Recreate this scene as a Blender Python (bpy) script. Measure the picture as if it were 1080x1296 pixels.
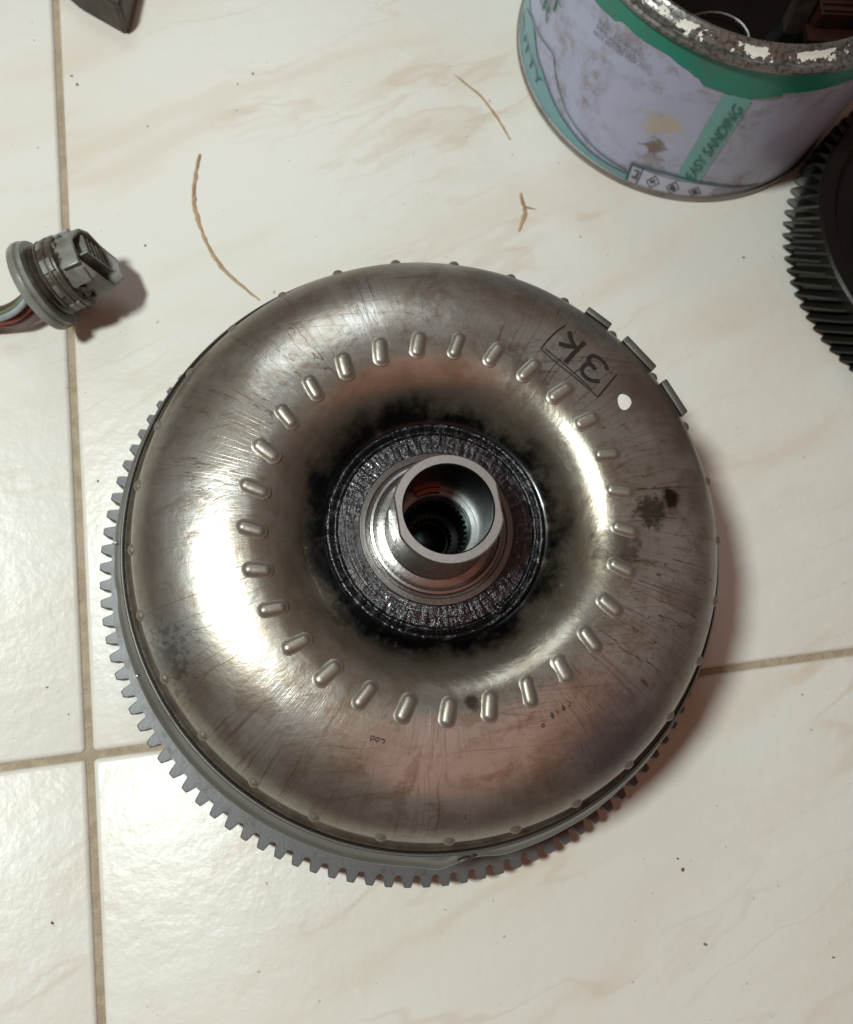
import bpy, bmesh, math, random
from mathutils import Vector, Matrix, Euler, noise as mnoise
random.seed(7)
PI = math.pi
for o in list(bpy.data.objects):
    bpy.data.objects.remove(o, do_unlink=True)
scene = bpy.context.scene
COL = scene.collection

# ---------------------------------------------------------------- camera
CAM_LOC = Vector((-0.04919, -0.06204, 0.40052))
CAM_ROT = Euler((0.23059, -0.11655, -0.13113), 'XYZ')
FPX = 0.99925 * 1080
cam_d = bpy.data.cameras.new('camera')
cam = bpy.data.objects.new('camera', cam_d); COL.objects.link(cam)
cam.location = CAM_LOC; cam.rotation_euler = CAM_ROT
cam_d.sensor_fit = 'HORIZONTAL'; cam_d.sensor_width = 36; cam_d.lens = 36 * 0.99925
cam_d.clip_start = 0.01; cam_d.clip_end = 50
cam_d.dof.use_dof = True; cam_d.dof.focus_distance = 0.315; cam_d.dof.aperture_fstop = 15
scene.camera = cam
scene.render.resolution_x = 853; scene.render.resolution_y = 1024

# ---------------------------------------------------------------- light
world = bpy.data.worlds.new('World'); scene.world = world; world.use_nodes = True
world.node_tree.nodes['Background'].inputs[0].default_value = (0.77, 0.48, 0.385, 1)
world.node_tree.nodes['Background'].inputs[1].default_value = 0.145

def lamp(name, loc, target, size, power, color):
    l = bpy.data.lights.new(name, 'AREA'); l.shape = 'DISK'; l.size = size
    l.energy = power; l.color = color
    o = bpy.data.objects.new(name, l); COL.objects.link(o)
    o.location = loc
    o.rotation_euler = (Vector(target) - Vector(loc)).to_track_quat('-Z', 'Y').to_euler()
    return o
lamp('work_lamp', (-0.51, 0.07, 1.06), (0.02, 0.0, 0.05), 0.145, 11.7, (0.91, 1.0, 0.965))
lamp('warm_room_lamp', (0.22, -0.62, 1.15), (0.02, 0.0, 0.05), 1.15, 0.95, (1.0, 0.34, 0.20))
lamp('cool_fill_lamp', (-0.15, 1.05, 1.05), (0.0, 0.1, 0.0), 0.55, 2.6, (0.86, 0.97, 1.0))  # broad cool fill added to lift the top of the dome, source unseen

scene.view_settings.view_transform = 'Standard'; scene.view_settings.look = 'None'
scene.view_settings.exposure = 0; scene.view_settings.gamma = 1
scene.view_settings.use_curve_mapping = False
scene.render.engine = 'CYCLES'

# ---------------------------------------------------------------- pixel helpers (1080 x 1296 photo)
RM = CAM_ROT.to_matrix()
def ray(u, v):
    return RM @ Vector(((u - 540) / FPX, -(v - 648) / FPX, -1))
def onz(u, v, z=0.0):
    d = ray(u, v); t = (z - CAM_LOC.z) / d.z
    return CAM_LOC + d * t
def oncyl(u, v, c, R):
    d = ray(u, v); ox, oy = CAM_LOC.x - c[0], CAM_LOC.y - c[1]
    a = d.x**2 + d.y**2; b = 2 * (ox * d.x + oy * d.y); cc = ox * ox + oy * oy - R * R
    disc = max(b * b - 4 * a * cc, 0); t = (-b - math.sqrt(disc)) / (2 * a)
    return CAM_LOC + d * t

# ---------------------------------------------------------------- node helpers
class NT:
    def __init__(s, name):
        s.m = bpy.data.materials.new(name); s.m.use_nodes = True
        s.t = s.m.node_tree; s.n = s.t.nodes; s.l = s.t.links
        s.b = s.n['Principled BSDF']
    def add(s, typ, **kw):
        n = s.n.new(typ)
        for k, v in kw.items(): setattr(n, k, v)
        return n
    def set(s, sock, v):
        if hasattr(v, 'links') or isinstance(v, bpy.types.NodeSocket): s.l.new(v, sock)
        elif isinstance(v, (tuple, list)):
            sock.default_value = tuple(v) + ((1,) if len(v) == 3 and len(sock.default_value) == 4 else ())
        else: sock.default_value = v
    def pos(s): return s.add('ShaderNodeTexCoord').outputs['Object']
    def wpos(s): return s.add('ShaderNodeNewGeometry').outputs['Position']
    def sep(s, v):
        n = s.add('ShaderNodeSeparateXYZ'); s.set(n.inputs[0], v); return n.outputs
    def com(s, x, y, z):
        n = s.add('ShaderNodeCombineXYZ')
        for i, v in enumerate((x, y, z)): s.set(n.inputs[i], v)
        return n.outputs[0]
    def math(s, op, a, b=0.0, c=0.0, clamp=False):
        n = s.add('ShaderNodeMath', operation=op, use_clamp=clamp)
        for i, v in enumerate((a, b, c)): s.set(n.inputs[i], v)
        return n.outputs[0]
    def vmath(s, op, a, b=(0, 0, 0), scale=None):
        n = s.add('ShaderNodeVectorMath', operation=op)
        s.set(n.inputs[0], a); s.set(n.inputs[1], b)
        if scale is not None: s.set(n.inputs['Scale'], scale)
        return n.outputs[1] if op in ('LENGTH', 'DISTANCE', 'DOT_PRODUCT') else n.outputs[0]
    def noise(s, v, scale, detail=3, rough=0.55, dist=0.0):
        n = s.add('ShaderNodeTexNoise'); s.set(n.inputs['Vector'], v)
        n.inputs['Scale'].default_value = scale; n.inputs['Detail'].default_value = detail
        n.inputs['Roughness'].default_value = rough; n.inputs['Distortion'].default_value = dist
        return n.outputs[0]
    def step(s, v, lo, hi, a=0.0, b=1.0):
        n = s.add('ShaderNodeMapRange', interpolation_type='SMOOTHSTEP')
        s.set(n.inputs[0], v); s.set(n.inputs[1], lo); s.set(n.inputs[2], hi)
        s.set(n.inputs[3], a); s.set(n.inputs[4], b)
        return n.outputs[0]
    def mix(s, f, a, b):
        n = s.add('ShaderNodeMix', data_type='RGBA')
        s.set(n.inputs[0], f); s.set(n.inputs[6], a); s.set(n.inputs[7], b)
        return n.outputs[2]
    def fmix(s, f, a, b):
        n = s.add('ShaderNodeMix', data_type='FLOAT')
        s.set(n.inputs[0], f); s.set(n.inputs[2], a); s.set(n.inputs[3], b)
        return n.outputs[0]
    def bump(s, h, strength, dist=0.001, normal=None):
        n = s.add('ShaderNodeBump'); n.inputs['Strength'].default_value = strength
        n.inputs['Distance'].default_value = dist; s.set(n.inputs['Height'], h)
        if normal: s.l.new(normal, n.inputs['Normal'])
        return n.outputs[0]
    def out(s, color=None, rough=None, metal=None, normal=None, **kw):
        if color is not None: s.set(s.b.inputs['Base Color'], color)
        if rough is not None: s.set(s.b.inputs['Roughness'], rough)
        if metal is not None: s.set(s.b.inputs['Metallic'], metal)
        if normal is not None: s.set(s.b.inputs['Normal'], normal)
        for k, v in kw.items(): s.set(s.b.inputs[k.replace('_', ' ')], v)
        return s.m

M = {}
def mottled(name, c1, c2, scale, rough=0.5, metal=0.0, bump=0.2, bscale=None, bdist=0.0005, rvar=0.15, **kw):
    t = NT(name); p = t.wpos()
    n = t.noise(p, scale, 5, 0.62)
    f = t.step(n, 0.35, 0.68)
    n2 = t.noise(p, bscale or scale * 6, 4, 0.6)
    M[name] = t.out(t.mix(f, c1, c2), t.math('ADD', rough - rvar / 2, t.math('MULTIPLY', n2, rvar)), metal,
                    t.bump(n2, bump, bdist), **kw)
    return M[name]

# polished pressed steel of the dome ------------------------------------------------
def dome_material():
    t = NT('stained_dome_steel'); p = t.pos(); x, y, z = t.sep(p)
    r = t.math('SQRT', t.math('ADD', t.math('MULTIPLY', x, x), t.math('MULTIPLY', y, y)))
    dx = t.math('DIVIDE', x, r); dy = t.math('DIVIDE', y, r)
    def polar(k, kr): return t.com(t.math('MULTIPLY', dx, k), t.math('MULTIPLY', dy, k), t.math('MULTIPLY', r, kr))
    base_n = t.noise(p, 26, 6, 0.62, 0.4)
    fine_n = t.noise(p, 170, 5, 0.65)
    swirl = t.noise(polar(1.1, 420), 1.0, 3, 0.6)
    col = t.mix(t.step(base_n, 0.36, 0.66), (0.52, 0.52, 0.495), (0.38, 0.345, 0.295))
    col = t.mix(t.step(fine_n, 0.50, 0.75, 0, 0.55), col, (0.24, 0.17, 0.11))
    col = t.mix(t.step(swirl, 0.45, 0.75, 0, 0.25), col, (0.58, 0.555, 0.51))
    med_n = t.noise(t.vmath('ADD', p, (3.0, 1.0, 0)), 75, 6, 0.7, 0.6)
    col = t.mix(t.step(med_n, 0.50, 0.62, 0, 0.42), col, (0.22, 0.145, 0.085))
    col = t.mix(t.step(med_n, 0.36, 0.46, 0.30, 0), col, (0.56, 0.535, 0.49))
    # varnished band inside the dimples
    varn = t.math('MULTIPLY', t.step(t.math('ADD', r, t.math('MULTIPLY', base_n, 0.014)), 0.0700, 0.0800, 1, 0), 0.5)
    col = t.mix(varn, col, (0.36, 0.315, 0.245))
    # thin brown trickle lines running out from the centre
    wob = t.noise(p, 45, 3, 0.5)
    def lines(k, kr, w, gate_k, lo, hi, seed):
        v = polar(k, kr); v = t.vmath('ADD', v, (seed, seed * 1.7, seed * .3))
        v = t.vmath('ADD', v, t.com(t.math('MULTIPLY', wob, 1.1), t.math('MULTIPLY', wob, -0.9), 0.0))
        n = t.noise(v, 1.0, 2, 0.45)
        ln = t.step(t.math('ABSOLUTE', t.math('SUBTRACT', n, 0.5)), 0.0, w, 1, 0)
        g = t.step(t.noise(t.vmath('ADD', p, (seed, 0, 0)), gate_k, 2), lo, hi)
        return t.math('MULTIPLY', ln, g)
    l1 = lines(15, 2.5, 0.010, 13, 0.42, 0.56, 3.1)
    l2 = lines(27, 4, 0.013, 16, 0.44, 0.60, 9.4)
    l3 = lines(48, 6, 0.018, 20, 0.46, 0.64, 17.0)
    def hatch(ang, across, along, w, gk, lo, hi, seed):
        mp = t.add('ShaderNodeMapping'); t.set(mp.inputs['Vector'], p)
        mp.inputs['Rotation'].default_value = (0, 0, math.radians(ang)); mp.inputs['Scale'].default_value = (along, across, along)
        mp.inputs['Location'].default_value = (seed, seed * 2.3, 0)
        n = t.noise(mp.outputs[0], 1.0, 1, 0.4)
        ln = t.step(t.math('ABSOLUTE', t.math('SUBTRACT', n, 0.5)), 0.0, w, 1, 0)
        return t.math('MULTIPLY', ln, t.step(t.noise(t.vmath('ADD', p, (0, seed, 0)), gk, 2), lo, hi))
    h1 = hatch(20, 150, 9, 0.012, 28, 0.48, 0.62, 2.0); h2 = hatch(75, 190, 12, 0.012, 30, 0.50, 0.64, 5.0); h3 = hatch(-35, 170, 10, 0.012, 26, 0.50, 0.64, 8.0)
    ln = t.math('ADD', t.math('ADD', l1, t.math('MULTIPLY', l2, 0.8)), t.math('MULTIPLY', l3, 0.5))
    ln = t.math('ADD', ln, t.math('MULTIPLY', t.math('ADD', t.math('ADD', h1, h2), h3), 0.45))
    ln = t.math('MINIMUM', ln, 1.0)
    lr = t.step(r, 0.060, 0.072)
    ln = t.math('MULTIPLY', t.math('MULTIPLY', ln, lr), 0.85)
    col = t.mix(ln, col, (0.145, 0.070, 0.034))
    # lower outer flank browner and darkened, shade painted into its colour, one heat-blued patch
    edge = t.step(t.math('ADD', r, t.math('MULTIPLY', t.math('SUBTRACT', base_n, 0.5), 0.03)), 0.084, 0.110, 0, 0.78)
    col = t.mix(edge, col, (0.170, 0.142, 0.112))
    def blob(cx, cy, rad, amt, k=70, soft=0.55, am=0.8):
        d = t.math('DIVIDE', t.math('SQRT', t.math('ADD', t.math('POWER', t.math('SUBTRACT', x, cx), 2), t.math('POWER', t.math('SUBTRACT', y, cy), 2))), rad)
        d = t.math('ADD', d, t.math('MULTIPLY', t.math('SUBTRACT', t.noise(p, k, 5, 0.65), 0.5), 2 * am))
        return t.step(d, 1 - soft, 1 + soft * 0.3, amt, 0)
    col = t.mix(blob(0.054, -0.085, 0.026, 0.45, 30, 0.9, 0.5), col, (0.10, 0.10, 0.15))
    col = t.mix(blob(0.082, 0.046, 0.024, 0.45, 30, 0.9, 0.5), col, (0.20, 0.15, 0.11))
    col = t.mix(blob(-0.10, -0.032, 0.016, 0.35, 60, 0.9, 0.6), col, (0.36, 0.42, 0.46))
    # dark grease spots
    spots = t.math('MAXIMUM', blob(0.0885, -0.0008, 0.0042, 0.95, 260), blob(0.0790, -0.0055, 0.0070, 0.75, 330, 0.5, 1.3))
    spots = t.math('MAXIMUM', spots, blob(0.0015, -0.0655, 0.0030, 0.8, 300))
    spots = t.math('MAXIMUM', spots, blob(-0.104, -0.038, 0.010, 0.40, 420, 0.3, 2.6))
    spots = t.math('MAXIMUM', spots, blob(0.064, -0.018, 0.010, 0.55, 150, 0.4, 1.4))
    spots = t.math('MAXIMUM', spots, blob(0.040, 0.052, 0.010, 0.35, 180, 0.4, 1.5))
    col = t.mix(spots, col, (0.030, 0.022, 0.014))
    # scratches: fine bright arcs around the dimple row
    sc = t.noise(polar(3.0, 2600), 1.0, 1, 0.5)
    scm = t.math('MULTIPLY', t.step(sc, 0.64, 0.70), t.math('MULTIPLY', t.step(t.math('ABSOLUTE', t.math('SUBTRACT', r, 0.0795)), 0.0, 0.0035, 1, 0), t.step(t.noise(p, 22, 2), 0.48, 0.62)))
    col = t.mix(t.math('MULTIPLY', scm, 0.8), col, (0.86, 0.85, 0.80))
    # pooled black oil round the hub
    on = t.noise(polar(3.2, 90), 1.0, 5, 0.68)
    rb = t.math('ADD', r, t.math('ADD', t.math('MULTIPLY', dx, 0.0010), t.math('MULTIPLY', dy, -0.0004)))
    oil = t.math('POWER', t.step(t.math('ADD', rb, t.math('MULTIPLY', t.math('SUBTRACT', on, 0.5), 0.020)), 0.0440, 0.0520, 1, 0), 1.0)
    film = t.step(t.math('ADD', r, t.math('MULTIPLY', t.math('SUBTRACT', on, 0.5), 0.03)), 0.050, 0.070, 0.62, 0)
    col = t.mix(film, col, (0.115, 0.085, 0.052))
    col = t.mix(oil, col, (0.004, 0.005, 0.005))
    metal = 0.82
    ro = t.math('ADD', 0.165, t.math('MULTIPLY', base_n, 0.10))
    ro = t.math('ADD', ro, t.math('MULTIPLY', fine_n, 0.10))
    ro = t.math('ADD', ro, t.math('MULTIPLY', edge, 0.10))
    ro = t.fmix(oil, ro, 0.30)
    h = t.math('ADD', t.math('MULTIPLY', fine_n, 0.25), t.math('MULTIPLY', ln, -0.12))
    h = t.math('ADD', h, t.math('MULTIPLY', swirl, 0.10))
    nb = t.bump(h, 0.28, 0.0006)
    nb = t.bump(base_n, 0.25, 0.002, nb)
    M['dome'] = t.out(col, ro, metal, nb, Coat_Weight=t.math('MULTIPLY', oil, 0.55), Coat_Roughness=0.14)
dome_material()

def disc_material():
    t = NT('oily_weld_flange'); p = t.pos(); x, y, z = t.sep(p)
    r = t.math('SQRT', t.math('ADD', t.math('MULTIPLY', x, x), t.math('MULTIPLY', y, y)))
    dx = t.math('DIVIDE', x, r); dy = t.math('DIVIDE', y, r)
    rad = t.noise(t.com(t.math('MULTIPLY', dx, 22), t.math('MULTIPLY', dy, 22), t.math('MULTIPLY', r, 260)), 1.0, 4, 0.65)
    grain = t.noise(p, 620, 3, 0.7)
    big = t.noise(p, 45, 3, 0.6)
    h = t.math('ADD', rad, t.math('MULTIPLY', grain, 0.28))
    rings = t.noise(t.com(0.0, 0.0, t.math('MULTIPLY', r, 1500)), 1.0, 2, 0.5)
    h = t.math('ADD', h, t.math('MULTIPLY', rings, 0.6))
    col = t.mix(t.step(rad, 0.46, 0.66), (0.003, 0.002, 0.003), (0.022, 0.015, 0.022))
    col = t.mix(t.step(big, 0.55, 0.75, 0, 0.6), col, (0.030, 0.018, 0.015))
    M['disc'] = t.out(col, t.math('ADD', 0.06, t.math('MULTIPLY', big, 0.22)), 0.1, t.bump(h, 0.75, 0.0008), Specular_IOR_Level=0.6, Coat_Weight=0.4, Coat_Roughness=0.08)
disc_material()
def wet_rim():
    t = NT('wet_black_rim'); p = t.pos()
    g = t.noise(p, 260, 4, 0.65); f = t.noise(p, 800, 3, 0.6)
    col = t.mix(t.step(g, 0.50, 0.68), (0.006, 0.006, 0.007), (0.055, 0.055, 0.058))
    M['wet_rim'] = t.out(col, t.math('ADD', 0.12, t.math('MULTIPLY', g, 0.20)), 0.35, t.bump(t.math('ADD', g, t.math('MULTIPLY', f, 0.5)), 0.8, 0.0007), Specular_IOR_Level=0.7)
wet_rim()

def steel(name, c, rough, metal=1.0, ring=0.0, dirt=0.4, dirt_c=(0.05, 0.04, 0.03), dsc=90):
    t = NT(name); p = t.pos(); x, y, z = t.sep(p)
    n = t.noise(p, dsc, 5, 0.65); f = t.noise(p, 700, 3, 0.6)
    col = t.mix(t.step(n, 0.5, 0.78, 0, dirt), c, dirt_c)
    col = t.mix(t.step(f, 0.55, 0.8, 0, 0.25), col, tuple(k * 0.5 for k in c))
    r = t.math('SQRT', t.math('ADD', t.math('MULTIPLY', x, x), t.math('MULTIPLY', y, y)))
    g = t.noise(t.com(0.0, 0.0, t.math('ADD', t.math('MULTIPLY', r, 3000), t.math('MULTIPLY', z, 3000))), 1.0, 2)
    h = t.math('ADD', f, t.math('MULTIPLY', g, ring))
    M[name] = t.out(col, t.math('ADD', rough, t.math('MULTIPLY', n, 0.15)), metal, t.bump(h, 0.25, 0.0003))
steel('machined', (0.31, 0.295, 0.285), 0.20, 1.0, 0.8, 0.35)
steel('hub_face', (0.34, 0.31, 0.30), 0.42, 0.7, 0.3, 0.25)
steel('gear_steel', (0.122, 0.122, 0.124), 0.42, 0.6, 0.0, 0.8, (0.065, 0.050, 0.038), 130)
steel('cover_steel', (0.052, 0.055, 0.054), 0.24, 1.0, 0.5, 0.6, (0.07, 0.05, 0.035), 40)
steel('bump_steel', (0.30, 0.27, 0.23), 0.34, 0.75, 0.0, 0.5, (0.16, 0.11, 0.07), 120)
steel('rim_bump', (0.24, 0.21, 0.175), 0.40, 0.7, 0.0, 0.4, (0.12, 0.09, 0.06), 120)
steel('weight_steel', (0.13, 0.122, 0.11), 0.42, 0.8, 0.0, 0.5, (0.06, 0.05, 0.04), 110)
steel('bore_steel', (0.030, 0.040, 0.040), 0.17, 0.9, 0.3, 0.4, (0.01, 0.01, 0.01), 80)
steel('ring_bright', (0.66, 0.66, 0.66), 0.30, 0.9, 0.2, 0.15)
steel('warm_glint', (0.50, 0.20, 0.12), 0.28, 0.95, 0.2, 0.3)  # warm reflected light put into the base colour
steel('dark_gear', (0.009, 0.008, 0.007), 0.22, 0.25, 0.0, 0.7, (0.008, 0.007, 0.006), 60)
steel('tooth_gear', (0.024, 0.024, 0.019), 0.22, 0.5, 0.0, 0.55, (0.03, 0.028, 0.02), 80)
steel('tin_metal', (0.30, 0.28, 0.26), 0.34, 0.8, 0.0, 0.75, (0.08, 0.06, 0.045), 70)
mottled('oil', (0.002, 0.002, 0.002), (0.004, 0.0035, 0.003), 40, 0.06, 0, 0.10, 60, 0.002, 0.05, Specular_IOR_Level=0.3)
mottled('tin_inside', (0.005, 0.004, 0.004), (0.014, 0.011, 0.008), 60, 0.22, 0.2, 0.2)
mottled('rusty_block', (0.030, 0.009, 0.006), (0.012, 0.005, 0.004), 120, 0.4, 0.2, 0.4)
mottled('dark_bar', (0.040, 0.027, 0.023), (0.018, 0.012, 0.010), 120, 0.4, 0.3, 0.4)
mottled('wedge_metal', (0.085, 0.068, 0.055), (0.040, 0.038, 0.032), 60, 0.48, 0.35, 0.4, 300)
mottled('plastic_grey', (0.21, 0.21, 0.19), (0.11, 0.10, 0.08), 130, 0.40, 0, 0.35, 500, 0.0004)
mottled('plastic_dirty', (0.085, 0.075, 0.06), (0.045, 0.033, 0.024), 160, 0.36, 0, 0.5, 420, 0.0006)
mottled('plastic_flange', (0.25, 0.26, 0.235), (0.17, 0.17, 0.145), 70, 0.30, 0, 0.15, 400, 0.0003)
mottled('rubber', (0.022, 0.018, 0.013), (0.045, 0.035, 0.025), 150, 0.2, 0, 0.2)
mottled('grime', (0.035, 0.022, 0.014), (0.08, 0.06, 0.045), 300, 0.35, 0, 0.8, 600, 0.0008)
mottled('seam_brown', (0.085, 0.070, 0.052), (0.14, 0.12, 0.095), 120, 0.34, 0.6, 0.4)
mottled('wire_green', (0.09, 0.14, 0.07), (0.13, 0.17, 0.10), 150, 0.35, 0, 0.1)
mottled('wire_white', (0.33, 0.37, 0.38), (0.22, 0.24, 0.25), 150, 0.3, 0, 0.1)
mottled('wire_red', (0.20, 0.045, 0.025), (0.12, 0.03, 0.02), 150, 0.35, 0, 0.1)
mottled('wire_brown', (0.10, 0.065, 0.04), (0.06, 0.04, 0.03), 150, 0.4, 0, 0.1)
mottled('sealant', (0.46, 0.31, 0.18), (0.29, 0.18, 0.095), 110, 0.45, 0, 0.5, 500, 0.0004)
mottled('sealant_dark', (0.34, 0.19, 0.085), (0.46, 0.29, 0.15), 110, 0.5, 0, 0.5, 500, 0.0004)
mottled('crumb', (0.10, 0.08, 0.065), (0.20, 0.15, 0.11), 200, 0.7, 0, 0.4)
mottled('white_paint', (0.78, 0.77, 0.72), (0.70, 0.68, 0.62), 300, 0.5, 0, 0.1)
mottled('stamp', (0.045, 0.03, 0.02), (0.02, 0.015, 0.012), 300, 0.4, 0.3, 0.1)
def ink():
    t = NT('marker_ink'); p = t.wpos()
    a = t.step(t.noise(p, 230, 4, 0.7), 0.25, 0.55, 0.45, 0.93)
    M['ink'] = t.out((0.022, 0.020, 0.019), 0.38, 0.0, Alpha=a)
ink()

# floor ------------------------------------------------------------------
def tile_material():
    t = NT('cream_marble_tile'); p = t.wpos()
    oi = t.add('ShaderNodeObjectInfo').outputs['Random']
    q = t.vmath('ADD', p, t.com(t.math('MULTIPLY', oi, 7.0), t.math('MULTIPLY', oi, 3.0), 0.0))
    vr = t.add('ShaderNodeVectorRotate', rotation_type='Z_AXIS'); t.set(vr.inputs['Vector'], q); vr.inputs['Angle'].default_value = math.radians(-20)
    mp = t.add('ShaderNodeMapping'); t.set(mp.inputs['Vector'], vr.outputs[0])
    mp.inputs['Scale'].default_value = (0.8, 3.6, 1.0)
    w = t.noise(q, 9, 4, 0.55)
    v = t.vmath('ADD', mp.outputs[0], t.com(t.math('MULTIPLY', w, 0.05), t.math('MULTIPLY', w, 0.13), 0.0))
    def vein(scale, wd, lo, hi, amt, off):
        n = t.noise(t.vmath('ADD', v, (off, off * .7, 0)), scale, 3, 0.50)
        ln = t.step(t.math('ABSOLUTE', t.math('SUBTRACT', n, 0.5)), 0.0, wd, 1, 0)
        g = t.step(t.noise(t.vmath('ADD', q, (off, 1, 0)), 6.5, 3), lo, hi)
        return t.math('MULTIPLY', t.math('MULTIPLY', ln, g), amt)
    cloud = t.noise(v, 5, 5, 0.6)
    col = t.mix(t.step(cloud, 0.40, 0.70), (0.725, 0.705, 0.648), (0.695, 0.650, 0.572))
    col = t.mix(vein(4.0, 0.06, 0.46, 0.68, 0.30, 1.3), col, (0.60, 0.47, 0.34))
    col = t.mix(vein(6.0, 0.022, 0.44, 0.64, 0.28, 5.9), col, (0.52, 0.36, 0.23))
    col = t.mix(vein(11.0, 0.03, 0.48, 0.68, 0.20, 11.0), col, (0.50, 0.38, 0.28))
    wh = t.step(t.noise(q, 95, 4, 0.6), 0.60, 0.72, 0, 0.4)
    col = t.mix(t.math('MULTIPLY', wh, t.step(t.noise(q, 10, 2), 0.48, 0.62)), col, (0.80, 0.785, 0.74))
    speck = t.step(t.noise(q, 330, 2, 0.5), 0.735, 0.76, 0, 0.6)
    col = t.mix(speck, col, (0.28, 0.22, 0.17))
    smear = t.math('MULTIPLY', t.step(t.noise(q, 42, 5, 0.7), 0.56, 0.76), t.step(t.noise(q, 4.5, 2), 0.44, 0.68, 0, 0.22))
    col = t.mix(smear, col, (0.50, 0.42, 0.33))
    mb = t.noise(q, 120, 3, 0.5); mb2 = t.noise(q, 420, 2, 0.5)
    h = t.math('ADD', mb, t.math('MULTIPLY', mb2, 0.25))
    M['tile'] = t.out(col, t.math('ADD', 0.33, t.math('MULTIPLY', smear, 0.5)), 0, t.bump(h, 0.26, 0.0012), Specular_IOR_Level=0.35)
tile_material()
mottled('grout', (0.44, 0.36, 0.26), (0.34, 0.27, 0.19), 160, 0.9, 0, 0.9, 700, 0.0010)

# can materials
def label_material():
    t = NT('lilac_label'); p = t.wpos()
    n = t.noise(p, 28, 6, 0.68, 0.5); f = t.noise(p, 130, 5, 0.7)
    col = t.mix(t.step(n, 0.40, 0.62, 0, 0.35), (0.41, 0.43, 0.58), (0.35, 0.37, 0.51))
    sm = t.math('MULTIPLY', t.step(n, 0.44, 0.64), t.step(f, 0.38, 0.62))
    col = t.mix(t.math('MULTIPLY', sm, 0.72), col, (0.235, 0.19, 0.165))
    pt = LABEL_SPOT
    d = t.vmath('DISTANCE', p, pt)
    d = t.math('ADD', d, t.math('MULTIPLY', t.math('SUBTRACT', f, 0.5), 0.030))
    col = t.mix(t.step(d, 0.004, 0.012, 0.85, 0), col, (0.46, 0.38, 0.29))
    d2 = t.math('ADD', t.vmath('DISTANCE', p, LABEL_SPOT2), t.math('MULTIPLY', t.math('SUBTRACT', t.noise(p, 190, 4, 0.7), 0.5), 0.022))
    col = t.mix(t.step(d2, 0.002, 0.007, 0.9, 0), col, (0.15, 0.10, 0.065))
    M['label'] = t.out(col, t.math('ADD', 0.34, t.math('MULTIPLY', sm, 0.35)), 0, t.bump(t.noise(p, 22, 3), 0.35, 0.003))
def print_material(name, c, c2=(0.20, 0.17, 0.14), amt=0.55, rough=0.36):
    t = NT(name); p = t.wpos()
    n = t.noise(p, 45, 6, 0.7, 0.4)
    M[name] = t.out(t.mix(t.step(n, 0.50, 0.68, 0, amt), c, c2), rough, 0)
print_material('print_green', (0.010, 0.21, 0.145), (0.09, 0.11, 0.08))
print_material('print_teal', (0.17, 0.34, 0.37), (0.17, 0.15, 0.12), 0.8)
print_material('print_band', (0.16, 0.40, 0.37), (0.30, 0.30, 0.30), 0.35)
print_material('print_text', (0.02, 0.16, 0.12), (0.08, 0.16, 0.13), 0.4)
print_material('print_line', (0.05, 0.12, 0.13), (0.12, 0.14, 0.15), 0.5)
print_material('print_grey', (0.22, 0.22, 0.29), (0.32, 0.32, 0.40), 0.6)
print_material('print_black', (0.05, 0.05, 0.07), (0.14, 0.13, 0.15), 0.5)
print_material('print_pale', (0.50, 0.51, 0.63), (0.22, 0.19, 0.17), 0.7)
def rim_material():
    t = NT('flaking_rim'); p = t.wpos()
    n = t.noise(p, 230, 5, 0.62); f = t.noise(p, 480, 3, 0.6)
    x, y, z = t.sep(p)
    d = t.math('SUBTRACT', CR, t.math('SQRT', t.math('ADD', t.math('POWER', t.math('SUBTRACT', x, CC[0]), 2), t.math('POWER', t.math('SUBTRACT', y, CC[1]), 2))))
    gate = t.step(t.noise(p, 95, 4, 0.65), 0.475, 0.49)
    dn = t.math('ADD', d, t.math('MULTIPLY', t.math('SUBTRACT', n, 0.5), 0.014))
    pm = t.math('MULTIPLY', gate, t.math('MULTIPLY', t.step(dn, 0.0040, 0.0043), t.step(t.math('ADD', d, t.math('MULTIPLY', t.math('SUBTRACT', n, 0.5), 0.002)), 0.0066, 0.0070, 1, 0)))
    col = t.mix(t.step(f, 0.40, 0.7), (0.20, 0.195, 0.185), (0.075, 0.066, 0.056))
    col = t.mix(pm, col, (0.72, 0.69, 0.63))
    M['rim'] = t.out(col, t.fmix(pm, 0.30, 0.6), t.math('SUBTRACT', 0.6, t.math('MULTIPLY', pm, 0.6)),
                     t.bump(t.math('ADD', t.math('MULTIPLY', pm, 1.5), t.math('MULTIPLY', f, 0.3)), 0.6, 0.0006))

# ---------------------------------------------------------------- mesh helpers
def mesh_obj(name, verts, faces, mat, parent=None, smooth=True, angle=None):
    me = bpy.data.meshes.new(name); me.from_pydata([tuple(v) for v in verts], [], faces); me.update()
    return link_mesh(name, me, mat, parent, smooth, angle)
def link_mesh(name, me, mat, parent=None, smooth=True, angle=None):
    if mat: 
        me.materials.clear(); me.materials.append(mat)
    if smooth:
        me.polygons.foreach_set('use_smooth', [True] * len(me.polygons))
        if angle: me.set_sharp_from_angle(angle=math.radians(angle))
    o = bpy.data.objects.new(name, me); COL.objects.link(o)
    if parent: o.parent = parent
    return o
def from_bm(name, bm, mat, parent=None, smooth=True, angle=35):
    bmesh.ops.recalc_face_normals(bm, faces=bm.faces[:])
    me = bpy.data.meshes.new(name); bm.to_mesh(me); bm.free()
    return link_mesh(name, me, mat, parent, smooth, angle)
def empty(name, label, cat, loc=(0, 0, 0), group=None):
    o = bpy.data.objects.new(name, None); COL.objects.link(o); o.location = loc
    o.empty_display_size = 0.02
    o['label'] = label; o['category'] = cat
    if group: o['group'] = group
    return o
def tag(o, label, cat, group=None):
    o['label'] = label; o['category'] = cat
    if group: o['group'] = group
    return o
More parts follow.
